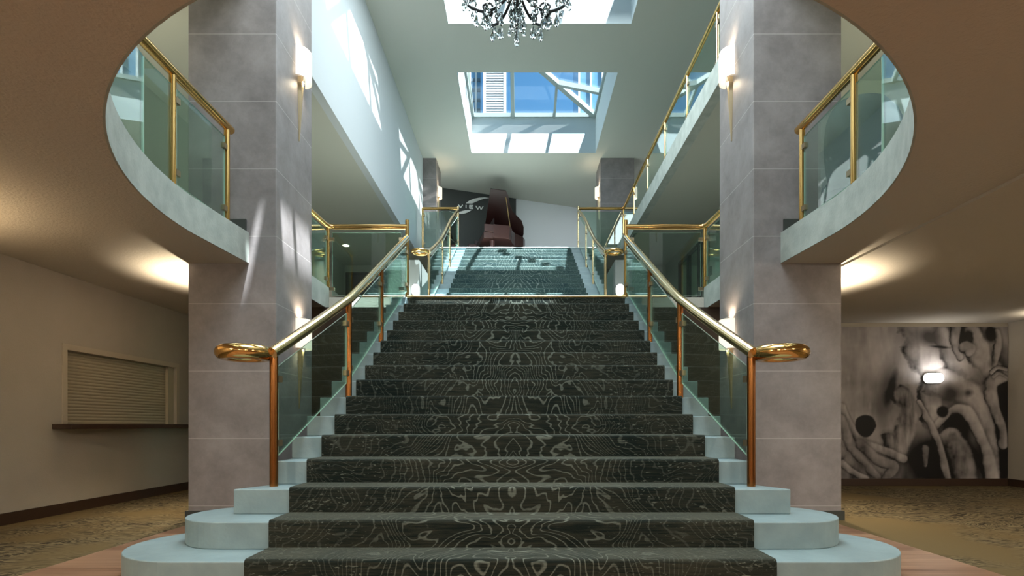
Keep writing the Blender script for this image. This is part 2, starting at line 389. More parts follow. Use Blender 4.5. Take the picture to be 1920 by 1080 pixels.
# right mezzanine wall with a glazed screen
mb = MB(); mb.box(3.95, 4.05, 7.1, 11.6, ZL, 5.22); mb.box(3.95, 4.05, 13.95, 15.1, ZL, 5.22); mb.box(3.95, 4.05, 11.6, 13.95, 4.92, 5.22)
struct(mb, 'wall_right_mezzanine', 'mezz_wall')

# upper floor slabs
struct(MB().box(WX - .15, -2.56, -3.6, 19, 5.20, ZU), 'floor_upper', 'mezz_wall')
struct(MB().box(2.60, 7.5, -3.6, 19, 5.20, ZU), 'floor_upper', 'mezz_wall')
struct(MB().box(-2.56, 2.60, YU + .02, 19, 5.10, ZU - .004), 'floor_upper', 'mezz_wall')
struct(MB().box(2.53, 2.67, 5.43, 14.0, 5.19, 5.50), 'trim_2', 'fascia')
struct(MB().box(-2.62, -2.50, -3.6, 14.72, 5.19, CEIL), 'wall_left_upper', 'white_wall')
struct(MB().box(2.53, 2.65, -3.6, 5.43, 5.20, CEIL), 'wall_right_upper', 'white_wall')
struct(MB().box(6.9, 7.0, 5.4, 19, ZU, CEIL), 'wall_right_upper', 'white_wall')
struct(MB().box(2.65, 6.9, 5.4, 5.5, ZU, CEIL), 'wall_right_upper', 'white_wall')
# oblique wall at the back of the upper floor
p0, p1 = Vector((-4.8, 15.69)), Vector((7.0, 19.95))
d = (p1 - p0).normalized(); nn = Vector((-d.y, d.x))
def oblique(t): return p0 + d * t
mat('back_wall_paint', (.66, .70, .73), .85, spec=.2)
mb = MB(); q = [p0, p1, p1 + nn * .12, p0 + nn * .12]
mb.prism([(v.x, v.y) for v in q], ZU, CEIL); struct(mb, 'wall_back_upper', 'back_wall_paint')
for x_ in (-3.6, 3.6):  # hidden fill spots added to brighten the back wall
    lamp('SPOT', 'upstairs_fill', (x_, 15.2, 7.6), 120, (.92, .96, 1), (-.35 * (1 if x_ > 0 else -1), .45, -1), spot_size=R(150), spot_blend=.7, shadow_soft_size=.06)
struct(MB().box(WX - .25, WX - .15, -3.6, 19.5, ZU, CEIL), 'wall_left_outer', 'white_wall')

# upper ceiling with skylight holes and unseen slots added to throw the pillar sun patches
SX0, SX1 = -1.2, 1.98
holes = [(-1.10, -.76, 4.50, 5.62), (SX0, SX1, 6.5, 9.80), (SX0, SX1, 11.16, 14.46)]
mb = MB(); CT = CEIL + .2
X0, X1 = WX - .3, 7.5; E = .004
cuts = [(-1.33, -1.20, 4.77, 5.08), (-1.33, -1.20, 5.13, 5.55), (-1.50, -1.40, 4.55, 4.69), (-1.375, -1.36, 4.55, 4.69)] + [(a - E, b + E, c - E, e_ + E) for a, b, c, e_ in holes[1:]]
gx = sorted({X0, X1} | {c[0] for c in cuts} | {c[1] for c in cuts}); gy = sorted({-3.7, 20.2} | {c[2] for c in cuts} | {c[3] for c in cuts})
for a, b in zip(gx, gx[1:]):
    for c, e_ in zip(gy, gy[1:]):
        mx_, my_ = (a + b) / 2, (c + e_) / 2
        if not any(q[0] < mx_ < q[1] and q[2] < my_ < q[3] for q in cuts): mb.box(a, b, c, e_, CEIL, CT)
bmesh.ops.remove_doubles(mb.bm, verts=mb.bm.verts, dist=.0005)
seen = {}
for f in mb.bm.faces: seen.setdefault(tuple(round(v, 3) for v in f.calc_center_median()), []).append(f)
bmesh.ops.delete(mb.bm, geom=[f for g in seen.values() if len(g) > 1 for f in g], context='FACES')
struct(mb, 'ceiling', 'upper_ceiling')
for i, (hx0, hx1, hy0, hy1) in enumerate(holes):
    if i == 0: continue
    e = .10; z1 = 8.80
    mb = MB(); mb.box(hx0 - e, hx0, hy0 - e, hy1 + e, CEIL + .001, z1); mb.box(hx1, hx1 + e, hy0 - e, hy1 + e, CEIL + .001, z1)
    mb.box(hx0, hx1, hy0 - e, hy0, CEIL + .001, z1); mb.box(hx0, hx1, hy1, hy1 + e, CEIL + .001, z1)
    struct(mb, 'trim_%d' % (i + 3), 'well_white')
    # glazed roof: sill frame, ridge, hips at the right, rafters
    w = thing('window_%d' % (i + 1), 'glazed skylight roof with grey rafters over the ceiling opening', 'skylight'); w['kind'] = 'structure'
    del w['label'], w['category']
    cy = (hy0 + hy1) / 2; T = (hy1 - hy0) / 2; zb = 8.84; zr = zb + .2 * T * 1.0 + .0
    mb = MB()
    mb.box(hx0, hx1, hy1 - .06, hy1, 8.80, 8.90); mb.box(hx0, hx1, hy0, hy0 + .06, 8.80, 8.90)
    mb.box(hx0, hx0 + .05, hy0, hy1, 8.80, 8.90); mb.box(hx1 - .05, hx1, hy0, hy1, 8.80, 8.90)
    mb.build('window_frame', 'frame_grey', w)
    ap = (hx1 - T, cy, zr)
    mb = MB(); mb.bar((hx0, cy, zr), ap, .09, .11); mb.bar(ap, (hx1, hy1, zb), .12, .11); mb.bar(ap, (hx1, hy0, zb), .12, .11)
    mb.bar((hx0 + .03, cy, zr), (hx0 + .03, hy1, zb), .08, .1); mb.bar((hx0 + .03, cy, zr), (hx0 + .03, hy0, zb), .08, .1)
    for X in (-.14, .92):
        t = min(T, hx1 - X)
        for yy, sg in ((hy1, -1), (hy0, 1)): mb.bar((X, yy, zb), (X, yy + sg * t, zb + .2 * t), .09 if X < 0 else .055, .12)
    for yy in (hy1 - 1.06, hy0 + 1.06):
        mb.bar((hx1, yy, zb), (hx1 - 1.06, yy, zb + .212), .10, .11)
    mb.build('rafter', 'frame_grey', w)
    for nm, quad in (('pane', [(hx0, hy1, zb), (hx1, hy1, zb), ap, (hx0, cy, zr)]), ('pane', [(hx0, hy0, zb), (hx1, hy0, zb), ap, (hx0, cy, zr)]),
                     ('pane', [(hx1, hy0, zb), (hx1, hy1, zb), ap])):
        mb = MB(); mb.extr([(x, y, z + .07) for x, y, z in quad], (0, 0, .012)); mb.build(nm, 'roof_glass', w)

# ------------------------------------------------------------------ pillars
def pillar(x0, x1, y0, y1, z0, z1, label, bases, group):
    c = ((x0 + x1) / 2, (y0 + y1) / 2, z0); t = thing('pillar', label, 'pillar', c, group)
    MB().box(x0, x1, y0, y1, z0, z1).build('shaft', 'tile_stone', t, bevel=.008)
    for zb, h, e in bases:
        MB().box(x0 - e, x1 + e, y0 - e, y1 + e, zb, zb + h).build('plinth', 'black_stone', t)
    return t
pillar(-3.15, -2.30, 5.43, 6.35, 0, CEIL, 'left square stone-tiled pillar beside the foot of the stairs', [(0, .09, .02)], 'tall pillars flanking the lower stairs')
pillar(2.30, 3.15, 5.43, 6.35, 0, CEIL, 'right square stone-tiled pillar beside the foot of the stairs', [(0, .09, .02)], 'tall pillars flanking the lower stairs')
for s in (-1, 1):
    x0, x1 = sorted((s * 2.585, s * 3.18)); struct(MB().box(x0, x1, 5.405, 5.43, ZL, 2.895), 'baseboard_mezzanine', 'black_stone')
pillar(-3.0, -2.15, 14.73, 15.55, ZU, CEIL, 'left upstairs pillar near the dark wall with the sign', [], 'pillars at the head of the upper stairs')
pillar(2.15, 3.03, 14.73, 15.55, ZU, CEIL, 'right upstairs pillar at the end of the gallery railing', [], 'pillars at the head of the upper stairs')

# ------------------------------------------------------------------ staircases
st = thing('staircase', 'wide lower staircase of pale marble steps with a patterned carpet runner', 'staircase', (0, Y1, 0))
def arc_step(w, yc, r, yb):
    pts = []
    for i in range(25):
        a = R(-90 + 180 * i / 24); pts.append((w + r * math.cos(a), yc + r * math.sin(a)))
    pts += [(1.69, yc + r), (1.69, YL)]
    return pts + [(-x, y) for x, y in pts[::-1]]
for k in range(1, 17):
    z1 = RIS * k; z0 = z1 - RIS; mb = MB(); YE = YL
    def clip(p): return [(x, min(y, YE)) for x, y in p]
    if k == 1: mb.prism(clip(arc_step(1.88, 3.60, .504, 0)), z0, z1)
    elif k == 2: mb.prism(clip(arc_step(1.77, 3.745, .349, 0)), z0, z1)
    elif k == 3: mb.prism([(-1.83, ny(3)), (1.83, ny(3)), (1.69, 4.0), (1.69, YE), (-1.69, YE), (-1.69, 4.0)], z0, z1)
    elif k == 16: mb.box(-1.69, 1.69, YL - .012, YL, z0, z1 - .004)
    else: mb.box(-1.69, 1.69, ny(k), YE, z0, z1)
    mb.build('step', 'step_marble', st, bevel=.007)

def runner(name, parent, m, hw, y0, z0, n, th=.016, last=None):
    """carpet laid over n steps: riser, rounded nosing, tread"""
    path = []
    r = .022
    for k in range(1, n + 1):
        yk = y0 + GO * (k - 1) ; zk = z0 + RIS * k
        path.append((yk - .012, zk - RIS + (.0 if k == 1 else .0)))
        for j in range(6):
            a = R(180 - 18 * j); path.append((yk + .010 + r * math.cos(a), zk - r + r * math.sin(a)))
    path.append((y0 + GO * n if last is None else last, z0 + RIS * n))
    out = []
    for i, (y, z) in enumerate(path):              # offset outwards
        a = path[max(i - 1, 0)]; b = path[min(i + 1, len(path) - 1)]; t = Vector((b[0] - a[0], b[1] - a[1]))
        out.append((y, z))
    up = [(y - th * .35, z + th) for y, z in out]
    mb = MB(); L = [[mb.bm.verts.new((sx * hw, y, z)) for y, z in up] for sx in (-1, 1)]
    Lb = [[mb.bm.verts.new((sx * hw, y + .012, z - .004)) for y, z in out] for sx in (-1, 1)]
    for i in range(len(up) - 1):
        mb._f([L[0][i], L[1][i], L[1][i + 1], L[0][i + 1]])
        for q in (0, 1): mb._f([L[q][i], L[q][i + 1], Lb[q][i + 1], Lb[q][i]])
        mb._f([Lb[0][i], Lb[0][i + 1], Lb[1][i + 1], Lb[1][i]])
    mb._f([L[0][0], Lb[0][0], Lb[1][0], L[1][0]]); mb._f([L[0][-1], L[1][-1], Lb[1][-1], Lb[0][-1]])
    return mb.build(name, m, parent, smooth=True)
runner('carpet_runner', st, 'stair_carpet', 1.457, Y1, 0, 15, last=YL)
MB().box(-1.457, 1.457, YL - .028, YL - .010, ZL - RIS + .016, ZL - .012).build('carpet_riser', 'stair_carpet', st)
MB().tube([(-1.47, YL - .016, ZL + .002), (1.47, YL - .016, ZL + .002)], .019, 10).build('brass_nosing', 'brass_dull', st, smooth=True)

s2 = thing('staircase', 'upper staircase from the landing to the piano floor, sunlit in patches', 'staircase', (0, Y2, ZL))
for k in range(1, 17):
    z1 = ZL + RIS * k; y0 = Y2 + GO * (k - 1)
    MB().box(-1.62, 1.62, y0, YU + .1, z1 - RIS, z1).build('step', 'step_marble', s2, bevel=.006)
runner('carpet_runner', s2, 'upper_carpet', 1.28, Y2, ZL, 15, last=YU)
MB().tube([(-1.62, YU - .004, ZU - .006), (1.62, YU - .004, ZU - .006)], .012, 8).build('top_nosing', 'white_paint', s2)
MB().box(-1.28, 1.28, YU - .016, YU + 0, ZU - RIS + .016, ZU - .02).build('carpet_riser', 'upper_carpet', s2)

# low walls at the foot of the upper flight, each with an oval light
for s in (-1, 1):
    x0, x1 = sorted((s * 1.63, s * 2.15)); struct(MB().box(x0, x1, 9.36, 9.5, ZL, 3.66), 'wall_landing_%s' % ('left' if s < 0 else 'right'), 'landing_grey')
    x0, x1 = sorted((s * 1.63, s * 1.70)); struct(MB().box(x0, x1, 9.5, YU, ZL, 3.66), 'wall_landing_%s' % ('left' if s < 0 else 'right'), 'landing_grey')

# ------------------------------------------------------------------ railings
RH = .040
def panel(parent, a, b, zb0, zb1, zt0, zt1, gap=.05, clamp=True, th=.012):
    """glass pane between plan points a and b, with bottom and top heights at both ends"""
    A, B = Vector((*a, 0)), Vector((*b, 0)); d = (B - A); L = d.length; d.normalize(); nn = Vector((-d.y, d.x, 0)) * th / 2
    g = gap / L
    def z(u, v, t): return u + (v - u) * t
    P = [A + d * gap, B - d * gap]
    q = [Vector((P[0].x, P[0].y, z(zb0, zb1, g))), Vector((P[1].x, P[1].y, z(zb0, zb1, 1 - g))), Vector((P[1].x, P[1].y, z(zt0, zt1, 1 - g))), Vector((P[0].x, P[0].y, z(zt0, zt1, g)))]
    mb = MB(); f = [mb.bm.verts.new(v - nn) for v in q]; k = [mb.bm.verts.new(v + nn) for v in q]
    mb._f(f); mb._f(k[::-1]); mb.mi = 1
    for i in range(4): mb._f([f[i], f[(i + 1) % 4], k[(i + 1) % 4], k[i]])
    o = mb.build('glass_panel', ['rail_glass', 'glass_edge'], parent)
    if clamp:
        mb = MB(); c = .018
        for i, sg in ((0, 1), (3, 1), (1, -1), (2, -1)):
            v = q[i] + Vector((0, 0, .09 if i in (0, 1) else -.09)); e = d * sg
            mb.bar(v - e * (gap - .01), v + e * .03, .034, .045)
        mb.build_each('glass_clamp', 'bronze', o)
    return o
def post(parent, x, y, z0, z1, r=.026, m='brass'):
    MB().lathe([(r * 1.0, z0), (r, z1)], (x, y, 0), 18).build('post', m, parent, smooth=True)
def smoothpath(pts, n=8):
    out = []; P = [Vector(p) for p in pts]
    for i in range(len(P) - 1):
        p0 = P[max(i - 1, 0)]; p1 = P[i]; p2 = P[i + 1]; p3 = P[min(i + 2, len(P) - 1)]
        for j in range(n):
            t = j / n; out.append(.5 * ((2 * p1) + (p2 - p0) * t + (2 * p0 - 5 * p1 + 4 * p2 - p3) * t * t + (3 * p1 - p0 - 3 * p2 + p3) * t ** 3))
    out.append(P[-1]); return out
def volute(cx, cy, z, R_, s, start):
    """closed flat ring that ends the handrail"""
    return [(cx + R_ * math.cos(2 * PI * i / 36), cy + R_ * math.sin(2 * PI * i / 36), z) for i in range(36)]
for s, side in ((-1, 'left'), (1, 'right')):
    g = 'flared stair railings of the lower flight'
    t = thing('stair_railing', '%s brass and glass railing of the lower stairs with round scroll end' % side, 'railing', (s * 1.64, 3.87, .495), g)
    zr = lambda y: 2.03 + .55 * (y - 5.03)
    path = [(1.64, 3.83, 1.405), (1.60, 4.10, 1.545), (1.545, 4.5, 1.755), (1.50, 4.9, 1.965), (1.48, 5.2, zr(5.2)), (1.48, 6.2, zr(6.2)), (1.48, 7.0, zr(7.0)), (1.48, 7.60, zr(7.60))]
    MB().tube(smoothpath([(s * x, y, z) for x, y, z in path], 6), RH, 18).build('handrail', 'brass_lit', t, smooth=True)
    MB().tube(volute(s * 1.820, 3.83, 1.405, .136, s, 0), .050, 18, closed=True).build('scroll_end', 'brass', t, smooth=True)
    P = [(1.64, 3.87, .495), (1.48, 5.03, 1.155), (1.48, 6.2, 1.815), (1.48, YL + .03, ZL)]
    tops = [1.39, zr(5.03) - .02, zr(6.2) - .02, 3.69]
    for (x, y, z0), z1 in zip(P, tops): post(t, s * x, y, z0, z1, .028 if z1 < 3 else .026, 'brass_post' if z1 < 3 else 'brass')
    nz = lambda y: .165 + .55 * (y - Y1)
    for (a, b) in zip(P, P[1:]):
        ra = 1.40 if a is P[0] else zr(a[1]); rb = zr(b[1])
        ea = nz(a[1]) + .085; eb = min(nz(b[1]) + .085, 9)
        panel(t, (s * a[0], a[1]), (s * b[0], b[1]), ea, eb, ra - .10, rb - .10)
    # landing railing: level rail sideways, then along the mezzanine edge to the pillar
    t = thing('landing_railing', '%s brass and glass railing of the landing, turning back to the pillar' % side, 'railing', (s * 2.0, YL, ZL), 'landing railings beside the lower stairs')
    z = 3.60; pth = [(1.48, 7.63, z), (2.0, 7.63, z), (2.47, 7.63, z), (2.535, 7.60, z), (2.56, 7.52, z), (2.58, 7.0, z), (2.60, 6.38, z)]
    MB().tube([(s * x, y, zz) for x, y, zz in pth], .036, 16).build('handrail', 'brass', t, smooth=True)
    post(t, s * 2.545, 7.60, CURB, z, .026); post(t, s * 2.60, 6.42, CURB, z, .026)
    panel(t, (s * 1.51, 7.63), (s * 2.545, 7.63), ZL + .03, ZL + .03, 3.52, 3.52)
    panel(t, (s * 2.60, 6.42), (s * 2.55, 7.60), CURB + .02, CURB + .02, 3.52, 3.52)
    # balcony railing round the oval opening
    t = thing('balcony_railing', '%s curved brass and glass balcony railing around the oval opening' % side, 'railing', (s * 2.65, 4.3, CURB), 'balcony railings at the oval opening')
    def ep(a, off=.03): return (s * (2.62 + off) * math.sin(a), 4.58 - (2.80 + off) * math.cos(a))
    angs = [R(v) for v in (20, 33, 46, 56.5)]
    a3 = math.acos((4.58 - 3.90) / 2.83); a4 = math.acos((4.58 - 4.33) / 2.83)
    z = 3.635
    rail = [(s * 2.615, 3.94, z), (s * 2.62, 4.33, z), (s * 2.62, 4.8, z), (s * 2.62, 5.20, z)]
    MB().tube(rail, .038, 16).build('handrail', 'brass', t, smooth=True)
    vs = [(s * 2.10, 2.45), (s * 2.30, 2.75), (s * 2.475, 3.15), (s * 2.615, 3.98), (s * 2.62, 4.33), (s * 2.62, 5.13)]
    for i, (x, y) in enumerate(vs):
        if i > 3: post(t, x, y, CURB, z)
    for i, (a, b) in enumerate(zip(vs, vs[1:])):
        panel(t, a, b, CURB + .015, CURB + .015, z - .11, z - .11, gap=.006 if i < 4 else .045, clamp=i == 4)
    # upper flight railing
    t = thing('stair_railing', '%s brass and glass railing of the upper stairs with small scroll end' % side, 'railing', (s * 1.48, 9.4, ZL), 'stair railings of the upper flight')
    zr2 = lambda y: 3.83 + .55 * (y - 9.45) - .02
    path = [(1.48, 9.42, 3.81), (1.48, 10.2, 4.17), (1.475, 11.0, zr2(11) - .07), (1.475, 12.15, zr2(12.15)), (1.48, 13.2, zr2(13.2)), (1.48, 13.86, 6.20)]
    MB().tube(smoothpath([(s * x, y, z) for x, y, z in path], 5), .032, 14).build('handrail', 'brass_lit', t, smooth=True)
    MB().tube(volute(s * 1.625, 9.42, 3.81, .125, s, 0), .030, 14, closed=True).build('scroll_end', 'brass', t, smooth=True)
    nz2 = lambda y: ZL + .165 + .55 * (y - Y2)
    P = [(1.48, 9.45), (1.475, 11.0), (1.475, 12.15), (1.48, 13.86)]
    tread = lambda y: ZL + RIS * (int((y - Y2) / GO) + 1)
    tops = [3.79, zr2(11) - .10, zr2(12.15) - .03, 6.30]
    for (x, y), z1 in zip(P, tops): post(t, s * x, y, tread(y), z1, .024, 'brass_lit')
    for i, (a, b) in enumerate(zip(P, P[1:])):
        panel(t, (s * a[0], a[1]), (s * b[0], b[1]), nz2(a[1]) + .07, nz2(b[1]) + .07, tops[i] - .10, (tops[i + 1] if i < 2 else 6.16) - .10, gap=.035)
    # level railing at the stair head
    xe = 2.36 if s < 0 else 2.60
    t = thing('gallery_railing', 'level brass and glass railing at the head of the upper stairs, %s side' % side, 'railing', (s * 2.0, 13.88, ZU), 'railings on the upper floor edge')
    MB().tube([(s * 1.48, 13.9, 6.26), (s * xe, 13.9, 6.26)], .034, 14).build('handrail', 'brass', t, smooth=True)
    post(t, s * xe, 13.9, ZU if s < 0 else 5.5, 6.26, .025)
    panel(t, (s * 1.50, 13.9), (s * xe, 13.9), ZU + .03, ZU + .03, 6.18, 6.18, gap=.03)
# long gallery railing on the right
t = thing('gallery_railing', 'long brass and glass gallery railing above the right side of the stairs', 'railing', (2.6, 10, 5.5), 'railings on the upper floor edge')
MB().tube([(2.60, 13.9, 6.26), (2.60, 5.5, 6.26)], .036, 16).build('handrail', 'brass', t, smooth=True)
ysg = [13.9, 12.6, 11.26, 9.9, 8.58, 7.26, 5.95]
for y in ysg[1:]: post(t, 2.60, y, 5.5, 6.26, .024)
for a, b in zip(ysg, ysg[1:]): panel(t, (2.60, b), (2.60, a), 5.52, 5.52, 6.18, 6.18, gap=.035)

# ------------------------------------------------------------------ wall sconces
def sconce(x, y, z, s, label, group, scale=1.0, power=10, axis='x'):
    """half round fabric shade over a long tapering bracket; z is the bottom of the shade; s = direction out of the wall"""
    t = thing('wall_sconce', label, 'wall lamp', (x, y, z), group); k = scale
    def P(u, v, w): return (x + s * u * k, y + v * k, z + w * k) if axis == 'x' else (x + v * k, y + s * u * k, z + w * k)
    mb = MB(); n = 16; H = .31; W = .135; D = .11
    ro = []; 
    for th in (1.0, .95):
        ro.append([[mb.bm.verts.new(P(.02 + D * th * math.sin(PI * i / n), -W * th * math.cos(PI * i / n), h)) for i in range(n + 1)] for h in (0, H)])
    for lo, hi in ro:
        for i in range(n): mb._f([lo[i], lo[i + 1], hi[i + 1], hi[i]])
    for q in (0, 1):
        for i in range(n): mb._f([ro[0][q][i], ro[0][q][i + 1], ro[1][q][i + 1], ro[1][q][i]])
    mb.build('lamp_shade', 'shade', t, smooth=True)
    mb = MB()                                      # tapering torch body
    secs = [(.05, .030, .05), (-.02, .034, .06), (-.10, .026, .05), (-.30, .016, .035), (-.63, .004, .012)]
    prev = None
    for w, hw, dp in secs:
        ring = [mb.bm.verts.new(P(u, v, w)) for u, v in ((.0, -hw), (dp * .7, -hw * .7), (dp, 0), (dp * .7, hw * .7), (.0, hw))]
        if prev:
            for i in range(5): mb._f([prev[i], prev[(i + 1) % 5], ring[(i + 1) % 5], ring[i]])
        else: mb._f(ring)
        prev = ring
    mb._f(prev[::-1]); mb.build('bracket', 'bronze', t)
    mb = MB(); mb.tube([P(.05, 0, .0), P(.06, 0, .07)], .012 * k, 8); mb.build('lamp_holder', 'steel', t)
    mb = MB(); c = P(.062, 0, .13); mb.lathe([(.005, -.05), (.022, -.03), (.028, .0), (.02, .03), (.004, .05)], c, 12); mb.build('bulb', 'lamp_warm', t, smooth=True)
    # the bulb's light, leaving the open top and bottom of the shade
    c = P(.065, 0, H + .01); lamp('SPOT', 'sconce_light', c, power, (1, .82, .58), (0 if axis == 'y' else -s * .25, 0 if axis == 'x' else -s * .25, 1), spot_size=R(140), spot_blend=.8, shadow_soft_size=.03)
    c = P(.065, 0, -.01); lamp('SPOT', 'sconce_light', c, power * .7, (1, .82, .58), (0 if axis == 'y' else -s * .25, 0 if axis == 'x' else -s * .25, -1), spot_size=R(140), spot_blend=.8, shadow_soft_size=.03)
    return t
G = 'torch shaped wall sconces on the pillars'
for s, side in ((-1, 'left'), (1, 'right')):
    sconce(s * 2.30, 5.98, 4.56, -s, 'upper wall sconce on the inner face of the %s tall pillar' % side, G)
    sconce(s * 2.30, 5.98, 1.72, -s, 'lower wall sconce behind the glass railing on the %s tall pillar' % side, G)
    sconce(s * 2.15, 15.0, 6.95, -s, 'small far wall sconce on the %s upstairs pillar' % side, G, .9, 8)
    sconce(s * 3.15, 6.0, 1.50, s, 'wall sconce hidden on the outer face of the %s tall pillar' % side, G, 1, 200)

def oval_light(x, y, z, w, h, label, parent_dir=-1):
    t = thing('oval_light', label, 'wall light', (x, y, z), None)
    def ov(W, H, n=32):
        r = min(W, H) / 2; pts = []
        for i in range(n):
            a = 2 * PI * i / n; cx_ = (W / 2 - r) * (1 if math.cos(a) > 0 else -1) if W > H else 0; cz_ = (H / 2 - r) * (1 if math.sin(a) > 0 else -1) if H > W else 0
            pts.append((cx_ + r * math.cos(a), cz_ + r * math.sin(a)))
        return pts
    MB().extr([(x + a, y, z + b) for a, b in ov(w * 1.06, h * 1.06)], (0, -.03, 0)).build('back_plate', 'steel', t)
    MB().extr([(x + a, y - .03, z + b) for a, b in ov(w, h)], (0, -.045, 0)).build('diffuser', 'lamp_white', t, bevel=.02)
    return t
oval_light(-1.68, 9.355, ZL + .51, .125, .19, 'small upright oval light on the wall left of the upper stairs')
oval_light(1.70, 9.355, ZL + .51, .125, .19, 'small upright oval light on the wall right of the upper stairs')

# ------------------------------------------------------------------ chandelier
def drop(c, s=1.0):
    """pear shaped faceted crystal with a bead above"""
    mb = MB(); x, y, z = c
    mb.lathe([(.003, 0), (.012 * s, -.006), (.012 * s, -.018), (.003, -.026)], (x, y, z), 7)
    mb.lathe([(.002, -.026), (.010 * s, -.045 * s - .01), (.023 * s, -.085 * s), (.026 * s, -.105 * s), (.018 * s, -.128 * s), (.003, -.142 * s)], (x, y, z), 8)
    return mb
CHX, CHY, CHZ = .01, 6.0, 5.34
ch = thing('chandelier', 'black iron chandelier hung with crystal drops under the ceiling', 'chandelier', (CHX, CHY, CHZ))
MB().lathe([(.004, -.05), (.02, -.03), (.045, .02), (.03, .07), (.018, .12), (.05, .18), (.07, .22), (.03, .28), (.018, .45), (.05, .52), (.02, .60), (.012, .9)], (CHX, CHY, CHZ + .06), 18).build('stem', 'black_iron', ch, smooth=True)
MB().tube([(CHX, CHY, CHZ + .9), (CHX, CHY, CEIL - .02)], .008, 8).build('chain', 'black_iron', ch)
MB().lathe([(.02, -.08), (.06, -.04), (.07, 0)], (CHX, CHY, CEIL), 18).build('canopy', 'black_iron', ch, smooth=True)
for i in range(10):
    a = 2 * PI * i / 10 + .31; u = Vector((math.cos(a), math.sin(a), 0)); c = Vector((CHX, CHY, CHZ))
    pts = smoothpath([c + Vector((0, 0, .24)) + u * .03, c + u * .18 + Vector((0, 0, .10)), c + u * .35 + Vector((0, 0, .06)), c + u * .53 + Vector((0, 0, .15)), c + u * .58 + Vector((0, 0, .25)), c + u * .55 + Vector((0, 0, .30))], 5)
    arm = MB().tube(pts, .015, 8).tube(smoothpath([c + u * .35 + Vector((0, 0, .065)), c + u * .38 + Vector((0, 0, .13)), c + u * .30 + Vector((0, 0, .14)), c + u * .27 + Vector((0, 0, .10))], 4), .012, 7).build('arm', 'black_iron', ch, smooth=True)
    e = c + u * .565 + Vector((0, 0, .29))
    MB().lathe([(.01, -.05), (.035, -.03), (.062, .0), (.066, .012), (.018, .02), (.018, .11)], tuple(e), 12).build('candle_cup', 'black_iron', arm, smooth=True)
    MB().lathe([(.004, .11), (.014, .13), (.012, .16), (.002, .19)], tuple(e), 8).build('bulb', 'lamp_warm', arm, smooth=True)
    # drops: outer ring, middle garland, inner
    mb_all = [(e + u * .045 + Vector((0, 0, -.01)), 1.1), (e - u * .04 + Vector((0, 0, -.01)), 1.0), (c + u * .46 + Vector((0, 0, .09)), 1.25), (c + u * .32 + Vector((0, 0, .045)), 1.3)]
    w = Vector((-u.y, u.x, 0))
    mb_all += [(e + w * .05, 1.0), (e - w * .05, 1.0), (c + u * .21 + w * .05 + Vector((0, 0, .08)), 1.1)]
    for j in range(1, 4):                           # swag to the next arm
        t_ = j / 4; a2 = a + 2 * PI / 10 * t_; uu = Vector((math.cos(a2), math.sin(a2), 0))
        mb_all.append((c + uu * .55 + Vector((0, 0, .27 - .10 * math.sin(PI * t_))), .8))
    for p, sz in mb_all: drop(tuple(p), sz).build('crystal_drop', 'crystal', ch)
for j in range(7):
    a = 2 * PI * j / 7; drop((CHX + .06 * math.cos(a), CHY + .06 * math.sin(a), CHZ + .05), 1.2).build('crystal_drop', 'crystal', ch)
MB().lathe([(.002, -.06), (.026, -.045), (.038, -.01), (.028, .03), (.004, .05)], (CHX, CHY, CHZ - .03), 8).build('crystal_ball', 'crystal', ch)
for k in range(3): lamp('POINT', 'chandelier_light', (CHX + .3 * math.cos(k * 2.1), CHY + .3 * math.sin(k * 2.1), CHZ + .5), 6, (1, .9, .75), shadow_soft_size=.03)

# smoke detector
t = thing('smoke_detector', 'small dark round detector on the ceiling between the skylights', 'smoke detector', (.385, 9.97, CEIL))
MB().lathe([(.075, 0), (.075, -.02), (.06, -.045)], (.385, 9.97, CEIL), 24).build('housing', 'steel', t, smooth=True)
MB().lathe([(.055, -.045), (.055, -.055), (.02, -.07)], (.385, 9.97, CEIL), 24).build('sensor', 'black_stone', t, smooth=True)

# ------------------------------------------------------------------ serving hatch on the left wall
t = thing('serving_hatch', 'closed cream roller shutter hatch in the left wall above a dark counter', 'shutter', (WX, 6.8, .93))
mb = MB(); e = .06
mb.box(WX, WX + .012, 5.86 - e, 5.86, .93, 1.70 + e); mb.box(WX, WX + .012, 7.72, 7.72 + e, .93, 1.70 + e); mb.box(WX, WX + .012, 5.86, 7.72, 1.70, 1.70 + e)
mb.build('frame', 'cream_trim', t)
mb = MB(); prof = []
nsl = 22; z0, z1 = .93, 1.70; h = (z1 - z0) / nsl
for i in range(nsl):
    for j in range(5): prof.append((WX - .085 + .010 * math.sin(PI * j / 5), z0 + h * (i + j / 5)))
prof.append((WX - .085, z1))
A = [mb.bm.verts.new((x, 5.86, z)) for x, z in prof]; B = [mb.bm.verts.new((x, 7.72, z)) for x, z in prof]
for i in range(len(prof) - 1): mb._f([A[i], B[i], B[i + 1], A[i + 1]])
mb.build('shutter', 'shutter_paint', t)
MB().box(WX - .07, WX - .03, 7.60, 7.72, .93, 1.70).build('guide_rail', 'shutter_paint', t)
t2 = MB().box(WX - .08, WX + .20, 5.68, 8.0, .875, .925).build('counter_shelf', 'dark_wood', bevel=.004)
t2['label'] = 'long dark wooden counter shelf below the roller shutter hatch'; t2['category'] = 'shelf'

